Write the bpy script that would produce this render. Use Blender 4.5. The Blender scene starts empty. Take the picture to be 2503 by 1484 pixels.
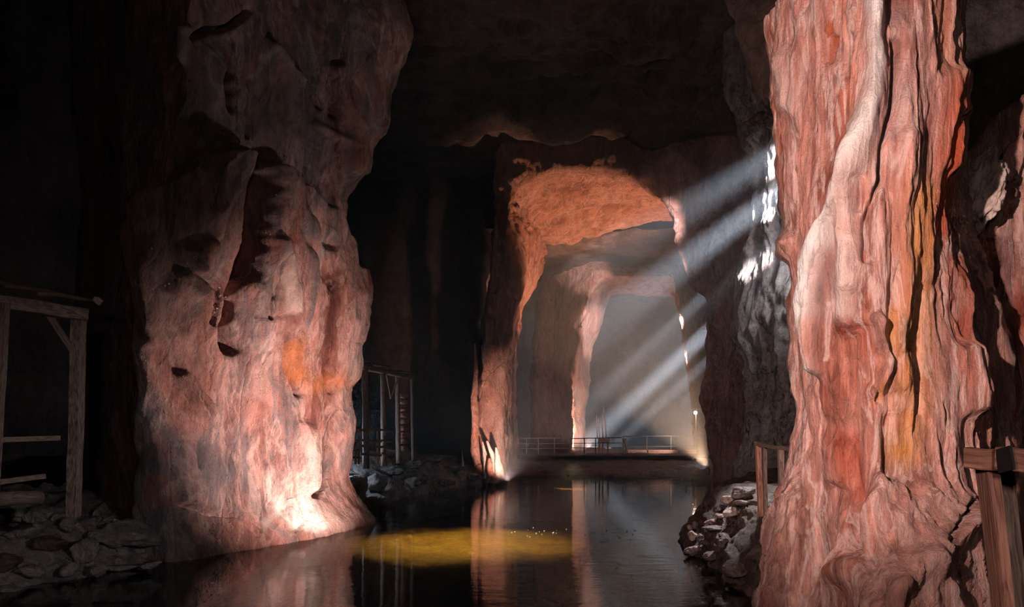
import bpy, math, random
import numpy as np
from mathutils import Vector
R = random.Random(7)
F, CX, HY, CAMZ = 1900.0, 1251.5, 1050.0, 3.0       # focal length in pixels, principal x, horizon y, eye height
col = bpy.context.scene.collection

def W(px, py, D):
    """world point seen at pixel (px, py) at depth D"""
    return ((px - CX) / F * D, D, CAMZ - (py - HY) / F * D)

# ------------------------------------------------------------------ noise (vectorised)
def _h(ix, iy, iz, s):
    n = (ix * 374761393 + iy * 668265263 + iz * 2147483647 % 1274126177 + iz * 1103515245 + s * 974634777) & 0xffffffff
    n = ((n ^ (n >> 13)) * 1274126177) & 0xffffffff
    n = ((n ^ (n >> 16)) * 2246822519) & 0xffffffff
    return ((n ^ (n >> 15)) & 0xffffff) / 8388607.5 - 1.0
def vnoise(p, s=0):
    i = np.floor(p).astype(np.int64); f = p - i
    u = f * f * f * (f * (f * 6 - 15) + 10)
    x, y, z = i[..., 0], i[..., 1], i[..., 2]
    a, b, c = u[..., 0], u[..., 1], u[..., 2]
    def L(q, r, t): return q + (r - q) * t
    return L(L(L(_h(x, y, z, s), _h(x+1, y, z, s), a), L(_h(x, y+1, z, s), _h(x+1, y+1, z, s), a), b),
             L(L(_h(x, y, z+1, s), _h(x+1, y, z+1, s), a), L(_h(x, y+1, z+1, s), _h(x+1, y+1, z+1, s), a), b), c)
def fbm(p, o=4, s=0, g=.5):
    r = 0; a = 1; t = 0
    for k in range(o):
        r = r + a * vnoise(p * (2.03 ** k) + 17.3 * k, s + k); t += a; a *= g
    return r / t
def ridge(p, o=4, s=0):
    r = 0; a = 1; t = 0
    for k in range(o):
        r = r + a * (1 - np.abs(vnoise(p * (2.1 ** k) + 9.7 * k, s + k)) * 2); t += a; a *= .5
    return r / t
def sstep(x, a, b):
    t = np.clip((x - a) / (b - a), 0, 1); return t * t * (3 - 2 * t)
def pdist(px, py, pts):
    d = np.full(px.shape, 1e9)
    for (x0, y0), (x1, y1) in zip(pts[:-1], pts[1:]):
        dx, dy = x1 - x0, y1 - y0
        t = np.clip(((px - x0) * dx + (py - y0) * dy) / (dx * dx + dy * dy + 1e-9), 0, 1)
        d = np.minimum(d, np.hypot(px - x0 - t * dx, py - y0 - t * dy))
    return d

# ------------------------------------------------------------------ object helpers
def tag(o, label=None, cat=None, group=None, kind=None):
    if label: o['label'] = label
    if cat: o['category'] = cat
    if group: o['group'] = group
    if kind: o['kind'] = kind
    return o
def link(name, me, mat=None, parent=None):
    o = bpy.data.objects.new(name, me); col.objects.link(o)
    if mat: me.materials.append(mat)
    if parent: o.parent = parent
    return o
def empty(name, loc=(0, 0, 0)):
    o = bpy.data.objects.new(name, None); col.objects.link(o); o.location = loc; o.empty_display_size = .2
    return o
def grid_mesh(name, P, closed=False, stain_light=None, smooth=True):
    nv, nu = P.shape[:2]
    me = bpy.data.meshes.new(name)
    me.vertices.add(nv * nu); me.vertices.foreach_set('co', P.reshape(-1).astype(np.float32))
    idx = np.arange(nv * nu).reshape(nv, nu)
    if closed: idx = np.concatenate([idx, idx[:, :1]], 1)
    q = np.stack([idx[:-1, :-1], idx[:-1, 1:], idx[1:, 1:], idx[1:, :-1]], -1).reshape(-1, 4)
    me.loops.add(q.size); me.loops.foreach_set('vertex_index', q.reshape(-1).astype(np.int32))
    me.polygons.add(len(q))
    me.polygons.foreach_set('loop_start', (np.arange(len(q)) * 4).astype(np.int32))
    me.polygons.foreach_set('loop_total', np.full(len(q), 4, np.int32))
    me.polygons.foreach_set('use_smooth', np.full(len(q), smooth))
    me.update(calc_edges=True)
    if stain_light is not None:
        a = me.attributes.new('stain_light', 'FLOAT_COLOR', 'POINT')
        a.data.foreach_set('color', stain_light.reshape(-1).astype(np.float32))
    me.validate()
    return me
def spline(ctrl, n, closed=False, tension=.5):
    """Catmull-Rom along axis 0; n = samples per segment (int or list)"""
    K = len(ctrl); segs = K if closed else K - 1
    if isinstance(n, int): n = [n] * segs
    out = []
    for s in range(segs):
        g = lambda i: ctrl[i % K] if closed else ctrl[min(max(i, 0), K - 1)]
        p0, p1, p2, p3 = g(s - 1), g(s), g(s + 1), g(s + 2)
        for t in np.arange(n[s]) / n[s]:
            m1 = (p2 - p0) * tension * .8; m2 = (p3 - p1) * tension * .8
            out.append((2*t**3 - 3*t*t + 1) * p1 + (t**3 - 2*t*t + t) * m1 + (-2*t**3 + 3*t*t) * p2 + (t**3 - t*t) * m2)
    if not closed: out.append(ctrl[-1])
    return np.array(out)
def normals(P, closed):
    if closed: Q = np.concatenate([P[:, -1:], P, P[:, :1]], 1); du = (Q[:, 2:] - Q[:, :-2])
    else: du = np.gradient(P, axis=1)
    dv = np.gradient(P, axis=0)
    n = np.cross(du, dv); return n / (np.linalg.norm(n, axis=-1, keepdims=True) + 1e-9)
def proj(P):
    d = np.maximum(P[..., 1], .5); return CX + P[..., 0] / d * F, HY - (P[..., 2] - CAMZ) / d * F
def strings_net(strings, zs):
    """each string: list of (px, py, D), top to bottom; resampled at heights zs -> net [len(zs), len(strings), 3]"""
    net = np.zeros((len(zs), len(strings), 3))
    for j, s in enumerate(strings):
        w = np.array([W(*p) for p in s]); o = np.argsort(w[:, 2])
        for k in (0, 1): net[:, j, k] = np.interp(zs, w[o, 2], w[o, k])
        net[:, j, 2] = zs
    return net
def mk_stain_light(P, stains_light, seed=3):
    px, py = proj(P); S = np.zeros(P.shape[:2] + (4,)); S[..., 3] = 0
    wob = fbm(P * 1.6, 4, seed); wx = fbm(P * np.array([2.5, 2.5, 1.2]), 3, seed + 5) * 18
    for pts, w, c, k in stains_light:
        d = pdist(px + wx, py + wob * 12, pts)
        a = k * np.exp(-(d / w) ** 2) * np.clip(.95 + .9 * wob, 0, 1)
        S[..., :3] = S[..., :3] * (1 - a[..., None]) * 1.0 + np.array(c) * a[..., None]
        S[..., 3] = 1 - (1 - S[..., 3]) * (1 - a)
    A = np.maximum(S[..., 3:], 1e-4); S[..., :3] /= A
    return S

def surf(name, net, nu, nv, mat, disp, closed=False, stains_light=None, parent=None, flip=1):
    g = spline(net, nv); g = np.swapaxes(spline(np.swapaxes(g, 0, 1), nu, closed), 0, 1)
    N = normals(g, closed) * flip
    P = g + N * disp(g, N)[..., None]
    st = mk_stain_light(g, stains_light) if stains_light is not None else np.zeros(P.shape[:2] + (4,))
    return link(name, grid_mesh(name, P if flip > 0 else P, closed, st), mat, parent)

# ------------------------------------------------------------------ materials
def nt(mat):
    mat.use_nodes = True; t = mat.node_tree; t.nodes.clear(); return t
def rock_mat(name, ramp, vein=(.8, .62, .56), veinamt=.5, scale=.45, stretch=.3, rough=.55, bump=.5, glint=0.0, dark=.5, bscale=1.0, streak=.4):
    m = bpy.data.materials.new(name); t = nt(m); N = t.nodes; L = t.links.new
    out = N.new('ShaderNodeOutputMaterial'); b = N.new('ShaderNodeBsdfPrincipled'); L(b.outputs[0], out.inputs[0])
    tc = N.new('ShaderNodeTexCoord'); mp = N.new('ShaderNodeMapping'); mp.inputs['Scale'].default_value = (1, 1, stretch)
    L(tc.outputs['Object'], mp.inputs[0])
    def noise(s, d, r=.6, src=mp, dist=0):
        n = N.new('ShaderNodeTexNoise'); n.inputs['Scale'].default_value = s; n.inputs['Detail'].default_value = d
        n.inputs['Roughness'].default_value = r; n.inputs['Distortion'].default_value = dist; L(src.outputs[0] if src is mp else src.outputs['Object'], n.inputs['Vector']); return n
    def crm(stops, src):
        c = N.new('ShaderNodeValToRGB'); e = c.color_ramp.elements
        while len(e) < len(stops): e.new(.5)
        for k, (p, cc) in enumerate(stops): e[k].position = p; e[k].color = (*cc, 1) if len(cc) == 3 else cc
        L(src, c.inputs[0]); return c
    def mix(a, bb, f, mode='MIX'):
        x = N.new('ShaderNodeMix'); x.data_type = 'RGBA'; x.blend_type = mode
        for i, s in ((6, a), (7, bb)):
            if hasattr(s, 'is_linked'): L(s, x.inputs[i])
            else: x.inputs[i].default_value = (*s, 1)
        if hasattr(f, 'is_linked'): L(f, x.inputs[0])
        else: x.inputs[0].default_value = f
        return x.outputs[2]
    k = len(ramp)
    base = crm([(.3 + .4 * i / (k - 1), c) for i, c in enumerate(ramp)], noise(scale, 9, .62, mp, .6).outputs[0])
    fine = crm([(.33, (dark,) * 3), (.6, (1, 1, 1))], noise(scale * 7, 8, .65).outputs[0])
    c = mix(base.outputs[0], fine.outputs[0], .8, 'MULTIPLY')
    m2 = N.new('ShaderNodeMapping'); m2.inputs['Scale'].default_value = (1, 1, stretch * .22); L(tc.outputs['Object'], m2.inputs[0])
    sn = N.new('ShaderNodeTexNoise'); sn.inputs['Scale'].default_value = scale * 5; sn.inputs['Detail'].default_value = 7; sn.inputs['Roughness'].default_value = .7; L(m2.outputs[0], sn.inputs['Vector'])
    c = mix(c, crm([(.34, (.3, .2, .18)), (.5, (.85, .8, .8)), (.66, (1.35, 1.35, 1.35))], sn.outputs[0]).outputs[0], streak, 'MULTIPLY')
    vn = crm([(.455, (0, 0, 0)), (.5, (1, 1, 1)), (.545, (0, 0, 0))], noise(scale * 1.7, 6, .6, mp, 1.6).outputs[0])
    vf = N.new('ShaderNodeMath'); vf.operation = 'MULTIPLY'; vf.inputs[1].default_value = veinamt; L(vn.outputs[0], vf.inputs[0])
    c = mix(c, vein, vf.outputs[0])
    at = N.new('ShaderNodeAttribute'); at.attribute_name = 'stain_light'
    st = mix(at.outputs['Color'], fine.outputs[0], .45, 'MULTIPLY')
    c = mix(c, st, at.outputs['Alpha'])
    L(c, b.inputs['Base Color'])
    # relief
    h1 = noise(2.2 * bscale, 12, .68, mp); h2 = noise(9 * bscale, 8, .7, tc)
    vo = N.new('ShaderNodeTexVoronoi'); vo.feature = 'DISTANCE_TO_EDGE'; vo.inputs['Scale'].default_value = .9 * bscale
    dm = N.new('ShaderNodeVectorMath'); dm.operation = 'MULTIPLY_ADD'; dm.inputs[1].default_value = (.4, .4, .4 * stretch)
    L(h1.outputs['Color'], dm.inputs[0]); L(mp.outputs[0], dm.inputs[2]); L(dm.outputs[0], vo.inputs['Vector'])
    vc = crm([(0, (0, 0, 0)), (.03, (1, 1, 1))], vo.outputs['Distance'])
    s1 = N.new('ShaderNodeMath'); s1.operation = 'MULTIPLY_ADD'; s1.inputs[1].default_value = .35; L(h2.outputs[0], s1.inputs[0]); L(h1.outputs[0], s1.inputs[2])
    s2 = N.new('ShaderNodeMath'); s2.operation = 'MULTIPLY_ADD'; s2.inputs[1].default_value = .12; L(vc.outputs[0], s2.inputs[0]); L(s1.outputs[0], s2.inputs[2])
    bp = N.new('ShaderNodeBump'); bp.inputs['Strength'].default_value = bump; bp.inputs['Distance'].default_value = .35 / bscale
    L(s2.outputs[0], bp.inputs['Height']); nrm = bp.outputs[0]
    b.inputs['Roughness'].default_value = rough; b.inputs['Specular IOR Level'].default_value = .35
    if glint:
        v2 = N.new('ShaderNodeTexVoronoi'); v2.inputs['Scale'].default_value = 34; L(tc.outputs['Object'], v2.inputs['Vector'])
        g2 = N.new('ShaderNodeBump'); g2.inputs['Strength'].default_value = glint * .5; g2.inputs['Distance'].default_value = .03
        L(v2.outputs['Distance'], g2.inputs['Height']); L(nrm, g2.inputs['Normal']); nrm = g2.outputs[0]
        mk = crm([(.66, (0, 0, 0)), (.7, (1, 1, 1))], v2.outputs['Color']); L(mk.outputs[0], b.inputs['Coat Weight'])   # small crystal facets
        b.inputs['Coat Roughness'].default_value = .16
        sb = N.new('ShaderNodeVectorMath'); sb.operation = 'SUBTRACT'; sb.inputs[1].default_value = (.68, .68, .68); L(v2.outputs['Color'], sb.inputs[0])
        ad = N.new('ShaderNodeVectorMath'); ad.operation = 'MULTIPLY_ADD'; ad.inputs[1].default_value = (1.6,) * 3; L(sb.outputs[0], ad.inputs[0]); L(nrm, ad.inputs[2])
        nz = N.new('ShaderNodeVectorMath'); nz.operation = 'NORMALIZE'; L(ad.outputs[0], nz.inputs[0]); L(nz.outputs[0], b.inputs['Coat Normal'])
    L(nrm, b.inputs['Normal'])
    return m
def wood_mat(name, c0, c1, scale=6):
    m = bpy.data.materials.new(name); t = nt(m); N = t.nodes; L = t.links.new
    out = N.new('ShaderNodeOutputMaterial'); b = N.new('ShaderNodeBsdfPrincipled'); L(b.outputs[0], out.inputs[0])
    tc = N.new('ShaderNodeTexCoord'); w = N.new('ShaderNodeTexNoise'); w.inputs['Scale'].default_value = scale; w.inputs['Detail'].default_value = 8
    w.inputs['Distortion'].default_value = 1.5
    mp = N.new('ShaderNodeMapping'); mp.inputs['Scale'].default_value = (1, 6, 6); L(tc.outputs['UV'], mp.inputs[0]); L(mp.outputs[0], w.inputs['Vector'])
    c = N.new('ShaderNodeValToRGB'); c.color_ramp.elements[0].position = .35; c.color_ramp.elements[1].position = .65
    c.color_ramp.elements[0].color = (*c0, 1); c.color_ramp.elements[1].color = (*c1, 1)
    L(w.outputs[0], c.inputs[0]); L(c.outputs[0], b.inputs['Base Color']); b.inputs['Roughness'].default_value = .75
    bp = N.new('ShaderNodeBump'); bp.inputs['Strength'].default_value = .5; bp.inputs['Distance'].default_value = .02
    L(w.outputs[0], bp.inputs['Height']); L(bp.outputs[0], b.inputs['Normal'])
    return m
def plain(name, c, rough=.5, metal=0, emit=0):
    m = bpy.data.materials.new(name); t = nt(m)
    out = t.nodes.new('ShaderNodeOutputMaterial'); b = t.nodes.new('ShaderNodeBsdfPrincipled'); t.links.new(b.outputs[0], out.inputs[0])
    b.inputs['Base Color'].default_value = (*c, 1); b.inputs['Roughness'].default_value = rough; b.inputs['Metallic'].default_value = metal
    if emit: b.inputs['Emission Color'].default_value = (*c, 1); b.inputs['Emission Strength'].default_value = emit
    return m
M_left = rock_mat('banded_salt', [(.15, .05, .04), (.38, .17, .14), (.58, .33, .29), (.27, .24, .25), (.56, .27, .22), (.24, .08, .055)], scale=.42, stretch=.4, veinamt=.35, bump=.85, glint=.35, streak=.6)
M_right = rock_mat('pink_salt', [(.34, .08, .045), (.6, .24, .17), (.74, .4, .33), (.64, .28, .21), (.5, .16, .1)], vein=(.85, .66, .6), scale=1.1, stretch=.16, veinamt=.5, bump=.8, glint=.35, rough=.34, dark=.4, streak=.9, bscale=2.2)
M_arch = rock_mat('orange_salt', [(.25, .08, .05), (.55, .23, .15), (.62, .3, .22), (.4, .15, .1)], scale=.35, stretch=.5, veinamt=.3, bump=.9, bscale=.7)
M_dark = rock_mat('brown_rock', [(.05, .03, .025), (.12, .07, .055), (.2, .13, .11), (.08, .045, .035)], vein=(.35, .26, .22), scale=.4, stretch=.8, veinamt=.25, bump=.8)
M_grey = rock_mat('grey_salt', [(.1, .08, .08), (.26, .22, .21), (.4, .33, .31), (.2, .13, .11)], vein=(.5, .42, .38), scale=.9, stretch=1, veinamt=.25, bump=.7, glint=.3)
M_pale = rock_mat('pale_salt', [(.4, .25, .2), (.6, .45, .38), (.7, .55, .48), (.45, .25, .18)], vein=(.8, .7, .64), scale=1.2, stretch=1, veinamt=.3, bump=.5)
M_wood = wood_mat('weathered_wood', (.1, .06, .045), (.3, .2, .16))
M_redwood = wood_mat('reddish_wood', (.22, .08, .05), (.55, .27, .19), 4)
M_iron = plain('dull_iron', (.25, .24, .24), .5, .3)
M_darkiron = plain('dark_iron', (.03, .03, .03), .6, .3)

# ------------------------------------------------------------------ LEFT PILLAR
zs = lambda a, b, n: np.linspace(a, b, n)
LP = [
 [(470, -250, 30), (430, 1450, 30)],
 [(170, -250, 25), (200, 600, 25), (170, 1400, 25)],
 [(330, -250, 19.6), (320, 500, 19.6), (255, 760, 19.6), (265, 1000, 19.6), (300, 1200, 19.6), (320, 1420, 19.6)],
 [(450, -250, 17.9), (452, 0, 17.9), (445, 250, 17.9), (400, 340, 17.9), (392, 450, 17.9), (400, 600, 17.9), (345, 720, 17.9), (335, 850, 17.9), (350, 1000, 17.9), (390, 1100, 17.9), (398, 1200, 17.9), (405, 1290, 17.9), (402, 1372, 17.6), (400, 1450, 17.4)],
 [(560, -250, 19.0), (555, 300, 19.2), (540, 600, 19.4), (520, 1000, 19.6), (540, 1230, 19.5), (550, 1300, 19.2), (560, 1352, 18.9), (560, 1450, 18.6)],
 [(680, -250, 20.8), (690, 300, 21.2), (670, 420, 21.0), (670, 900, 21.2), (680, 1230, 21.3), (700, 1290, 20.9), (700, 1330, 20.3), (700, 1450, 20)],
 [(860, -250, 22.8), (850, 150, 22.9), (800, 330, 23.1), (765, 480, 23.2), (760, 900, 23.3), (760, 1200, 23.4), (790, 1260, 22.9), (810, 1302, 22.3), (815, 1450, 22)],
 [(960, -250, 25), (968, 0, 25), (1000, 85, 25), (978, 150, 25), (953, 190, 25), (938, 300, 25), (890, 360, 25), (893, 420, 25), (850, 460, 25), (832, 520, 25), (826, 600, 25), (842, 690, 25), (836, 780, 25), (818, 850, 25), (828, 885, 25), (812, 950, 25), (820, 1000, 25), (834, 1040, 25), (832, 1110, 25), (828, 1180, 25.2), (872, 1222, 25.3), (886, 1245, 25.3), (912, 1275, 25.3), (915, 1400, 25.3)],
 [(850, -250, 28), (850, 300, 28), (760, 500, 28), (760, 1150, 28), (800, 1230, 28), (800, 1400, 28)],
]
# panel edge of the lower lit face
arcx = [300, 380, 430, 480, 515, 560, 600, 650, 700, 760, 795, 812, 828, 860]
arcy = [900, 470, 420, 370, 345, 362, 378, 400, 432, 478, 530, 575, 640, 700]
def disp_left(P, N):
    px, py = proj(P); q = P * np.array([1, 1, .5])
    d = fbm(q * .35, 3, 1) * .4 + (ridge(q * np.array([.8, .8, .5]), 4, 4) - .3) * .16 + fbm(P * 2.2, 4, 9) * .08 + (ridge(P * np.array([3, 3, 1.3]), 3, 30) - .3) * .05
    wx = fbm(P * 1.2, 3, 77) * 14
    x, y = px + wx, py + wx * .7
    a = np.interp(x, arcx, arcy)
    d += .75 * sstep(y - a, -6, 14) * (1 - .55 * sstep(y - a, 60, 500)) * sstep(px, 300, 380)
    for pts, w, k in [
        ([(608, 385), (592, 470), (585, 600), (575, 650)], 24, 2.2), ([(560, 665), (530, 720), (512, 790), (535, 850)], 13, .8),
        ([(548, 110), (545, 200), (560, 270)], 10, .45), ([(596, 200), (598, 330)], 9, .35), ([(470, 90), (560, 60), (590, 30)], 7, .4),
        ([(825, 150), (822, 210), (824, 280)], 10, .5), ([(775, 240), (785, 260)], 8, .4), ([(740, 440), (760, 500)], 9, .4),
        ([(590, 772), (625, 776), (680, 770)], 4, .12), ([(625, 720), (622, 775)], 4, .25), ([(680, 820), (688, 900), (700, 960)], 7, .35),
        ([(785, 1010), (782, 1090), (775, 1150), (758, 1210), (755, 1230)], 7, .6), ([(690, 560), (730, 640), (760, 700)], 12, .25),
        ([(430, 1235), (500, 1252), (560, 1268), (620, 1315)], 6, .4), ([(695, 1290), (730, 1285)], 5, .35), ([(475, 1085), (480, 1140)], 6, .3),
        ([(700, 430), (720, 520), (750, 600)], 10, .3), ([(760, 860), (790, 960)], 8, .25), ([(640, 1000), (660, 1100), (650, 1230)], 10, .2),
        ([(420, 640), (500, 700), (480, 780)], 9, .3)]:
        d -= k * np.exp(-(pdist(x, y, pts) / w) ** 2)
    for pts, w, k in [
        ([(650, 120), (690, 165), (725, 205)], 16, .35), ([(520, 350), (480, 420), (470, 520)], 12, .35), ([(455, 80), (450, 140)], 16, .3),
        ([(640, 600), (665, 700), (690, 790)], 12, .22), ([(400, 700), (430, 620), (460, 600)], 14, .3), ([(830, 170), (870, 300), (870, 400)], 24, .3),
        ([(570, 1290), (620, 1320)], 25, .35), ([(770, 310), (840, 340)], 14, .3), ([(715, 1050), (725, 1200)], 18, .25), ([(440, 640), (440, 700)], 18, .4), ([(420, 920), (480, 1010)], 14, .3)]:
        d += k * np.exp(-(pdist(x, y, pts) / w) ** 2)
    # small undercut just above the water ledge
    return d * sstep(P[..., 2], -.5, 1.2) * 1.0 + (1 - sstep(P[..., 2], -.5, 1.2)) * fbm(P * 1.5, 4, 9) * .22
ORANGE = (.62, .2, .05); WHITE = (.8, .7, .64); SLATE = (.12, .13, .15); RED = (.4, .07, .03); PINK = (.6, .3, .25); CLEFT_SHADE = (.14, .03, .02)
pil = empty('rock_pillar')
tag(pil, 'massive pink and grey salt rock pillar standing in the water on the left', 'rock pillar', kind='thing')
net = strings_net(LP, zs(-1.2, 18.5, 46))
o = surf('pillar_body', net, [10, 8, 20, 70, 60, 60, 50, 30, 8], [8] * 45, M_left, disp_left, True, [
    ([(690, 850), (700, 930)], 22, ORANGE, .75), ([(740, 940), (800, 930)], 26, ORANGE, .6), ([(760, 1100), (740, 1200)], 20, (.7, .4, .25), .5),
    ([(650, 640), (665, 760)], 12, WHITE, .6), ([(625, 830), (615, 960)], 16, WHITE, .6), ([(720, 1080), (735, 1250)], 16, WHITE, .75),
    ([(650, 1170), (670, 1260), (640, 1300)], 12, WHITE, .55), ([(700, 1285), (850, 1285)], 22, (.8, .62, .54), .5), ([(590, 400), (580, 640)], 24, CLEFT_SHADE, .7),  # last entry darkens the deep cleft, its shade put into the colour
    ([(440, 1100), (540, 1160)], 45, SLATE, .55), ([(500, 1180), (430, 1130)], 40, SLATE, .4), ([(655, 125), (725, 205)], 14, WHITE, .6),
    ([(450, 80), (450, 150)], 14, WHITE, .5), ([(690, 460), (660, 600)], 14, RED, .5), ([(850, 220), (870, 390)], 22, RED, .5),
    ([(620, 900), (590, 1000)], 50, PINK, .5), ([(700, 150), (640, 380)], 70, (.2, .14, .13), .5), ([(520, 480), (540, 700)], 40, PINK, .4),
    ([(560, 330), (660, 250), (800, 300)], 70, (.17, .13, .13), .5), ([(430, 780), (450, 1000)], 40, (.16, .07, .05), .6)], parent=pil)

# ------------------------------------------------------------------ RIGHT PILLAR
RP = [
 [(2250, -250, 16), (2200, 1700, 16)],
 [(1960, -250, 12.5), (1990, 600, 12.5), (2020, 1700, 12.5)],
 [(1892, -250, 10), (1888, 0, 10), (1880, 90, 10), (1890, 190, 10), (1900, 260, 10), (1902, 380, 10), (1914, 530, 10), (1925, 620, 10), (1935, 720, 10), (1940, 850, 10), (1932, 880, 10), (1946, 1000, 10), (1940, 1090, 10), (1925, 1150, 9.8), (1898, 1230, 9.6), (1878, 1310, 9.4), (1868, 1400, 9.2), (1850, 1484, 9), (1820, 1700, 9)],
 [(1985, -250, 8.7), (1980, 500, 8.7), (1990, 900, 8.7), (2000, 1200, 8.6), (1990, 1484, 8.3), (1980, 1700, 8.2)],
 [(2110, -250, 8.0), (2090, 500, 8.0), (2080, 900, 8.0), (2080, 1150, 8.0), (2090, 1280, 7.7), (2080, 1484, 7.2), (2080, 1700, 7)],
 [(2220, -250, 8.0), (2210, 500, 8.0), (2200, 900, 8.0), (2200, 1150, 7.9), (2200, 1300, 7.4), (2200, 1484, 6.8), (2200, 1700, 6.5)],
 [(2300, -250, 8.5), (2300, 500, 8.5), (2320, 700, 8.3), (2330, 900, 8.2), (2340, 1200, 8.0), (2330, 1484, 7.2), (2330, 1700, 7)],
 [(2325, -250, 9.6), (2325, 120, 9.6), (2332, 380, 9.6), (2322, 560, 9.4), (2400, 720, 8.9), (2425, 1000, 8.8), (2420, 1200, 8.6), (2420, 1484, 8.2), (2420, 1700, 8)],
 [(2335, -250, 12), (2345, 500, 12), (2450, 800, 10.5), (2470, 1200, 10.4), (2500, 1700, 10)],
]
def disp_right(P, N):
    px, py = proj(P); q = P * np.array([1.0, 1.0, .28])
    d = fbm(q * .9, 3, 11) * .22 + (ridge(P * np.array([2.3, 2.3, .4]), 4, 14) - .35) * .12 + fbm(P * np.array([6, 6, 2]), 4, 19) * .055 + (ridge(P * np.array([7, 7, 1.6]), 3, 40) - .3) * .04
    wx = fbm(P * 2, 3, 88) * 14; x, y = px + wx, py + wx
    for pts, w, k in [
        ([(2185, 100), (2170, 300), (2125, 480), (2110, 640)], 9, .16), ([(2085, 830), (2080, 920), (2075, 1040)], 34, .3), ([(2090, 1060), (2085, 1180), (2070, 1330)], 36, .34),
        ([(2015, 90), (2012, 140)], 10, .16), ([(2095, 440), (2100, 520)], 7, .12), ([(1985, 560), (1975, 800)], 8, .08), ([(2250, 700), (2240, 1000)], 10, .08),
        ([(1960, 900), (1960, 1200)], 9, .1), ([(2310, 300), (2320, 420)], 10, .1), ([(2360, 1230), (2300, 1330)], 8, .15), ([(2400, 830), (2420, 1000)], 8, .15),
        ([(2110, 880), (2140, 980)], 6, .1), ([(2030, 1200), (2000, 1400)], 14, .12), ([(2175, 960), (2170, 1180)], 14, .12)]:
        d -= k * np.exp(-(pdist(x, y, pts) / w) ** 2)
    for pts, w, k in [
        ([(2140, -20), (2125, 200), (2110, 340), (2060, 480), (2015, 640), (1995, 800), (2000, 900)], 20, .2), ([(1930, 150), (1935, 250)], 26, .12), ([(1935, 590), (1932, 620)], 16, .14),
        ([(2290, 200), (2300, 400)], 24, .15), ([(2200, 350), (2190, 700), (2180, 1000)], 18, .1), ([(2120, 780), (2150, 880), (2130, 960)], 12, .14),
        ([(2350, 860), (2370, 1000)], 24, .2), ([(1985, 950), (1970, 1300)], 16, .12), ([(2080, 500), (2085, 700)], 14, .1), ([(2400, 1220), (2200, 1450)], 30, .15), ([(2150, 1200), (2050, 1400)], 28, .15)]:
        d += k * np.exp(-(pdist(x, y, pts) / w) ** 2)
    return d
net = strings_net(RP, zs(-1.0, 8.2, 40))
pr = empty('rock_pillar')
tag(pr, 'towering salmon pink crystalline salt pillar on the right with white streak, brightly lit', 'rock pillar', kind='thing')
AMB = (.62, .25, .05)
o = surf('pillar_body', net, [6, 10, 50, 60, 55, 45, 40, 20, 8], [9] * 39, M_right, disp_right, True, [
    ([(2140, -40), (2125, 200), (2110, 340), (2060, 480), (2015, 640), (1995, 800), (1995, 900)], 17, (.93, .86, .82), 1.2),
    ([(2080, 600), (2060, 760)], 24, (.85, .7, .64), .7), ([(1925, 130), (1940, 260)], 20, (.85, .62, .56), .6), ([(2090, 380), (2075, 560)], 26, (.8, .6, .54), .6),
    ([(2240, 480), (2230, 800), (2210, 1100)], 42, (.66, .26, .05), .95), ([(2290, 220), (2300, 430), (2290, 560)], 24, (.6, .09, .015), .9), ([(2260, 0), (2290, 180)], 24, (.55, .22, .1), .6),  # middle entry paints the rock's translucent red glow into the colour
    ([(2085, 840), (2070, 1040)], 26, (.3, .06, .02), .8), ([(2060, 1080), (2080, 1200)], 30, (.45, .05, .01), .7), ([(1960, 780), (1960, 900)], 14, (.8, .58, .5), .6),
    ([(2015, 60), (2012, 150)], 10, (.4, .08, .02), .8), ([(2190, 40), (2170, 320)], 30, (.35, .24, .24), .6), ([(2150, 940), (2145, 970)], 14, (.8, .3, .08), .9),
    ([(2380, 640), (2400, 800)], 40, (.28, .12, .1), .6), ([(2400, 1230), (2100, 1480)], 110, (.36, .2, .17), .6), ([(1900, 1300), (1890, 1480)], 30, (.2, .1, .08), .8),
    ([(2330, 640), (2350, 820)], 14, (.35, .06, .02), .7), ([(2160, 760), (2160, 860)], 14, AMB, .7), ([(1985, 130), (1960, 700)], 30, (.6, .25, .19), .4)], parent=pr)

# ------------------------------------------------------------------ ROCK WITH SPARKLE on the far right
def blob(name, c, r, mat, parent=None, seed=0, amp=.25, fr=1.4, sub=40, rot=None, flat=0, stain_light=None):
    """one solid rock: sphere grid pushed in and out by noise, with flattened cleavage faces"""
    nv, nu = sub, sub * 2
    th = np.linspace(0, math.pi, nv); ph = np.linspace(0, 2 * math.pi, nu, endpoint=False)
    T, Q = np.meshgrid(th, ph, indexing='ij')
    U = np.stack([np.sin(T) * np.cos(Q), np.sin(T) * np.sin(Q), np.cos(T)], -1)
    rr = np.random.RandomState(seed + 5)
    k = np.ones(U.shape[:2]) * 1.0
    for _ in range(flat):
        n = rr.normal(size=3); n /= np.linalg.norm(n); h = rr.uniform(.55, .85)
        k = np.minimum(k, h / np.maximum(U @ n, 1e-3))
    k = k * (1 + amp * fbm(U * fr + seed * 3.1, 4, seed))
    V = U * k[..., None] * np.array(r)
    if rot:
        from mathutils import Euler
        V = V @ np.array(Euler(rot).to_matrix()).T
    me = grid_mesh(name, V[:, ::-1], True, np.zeros(U.shape[:2] + (4,)), smooth=flat == 0 or sub > 16)
    o = link(name, me, mat, parent); o.location = c
    return o
def wblob(name, px, py, D, sx, sy, sd, mat, **k):
    """rock centred at pixel (px,py), depth D; half sizes sx, sy in pixels there and sd in metres"""
    return blob(name, W(px, py, D), (sx / F * D, sd, sy / F * D), mat, **k)

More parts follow.
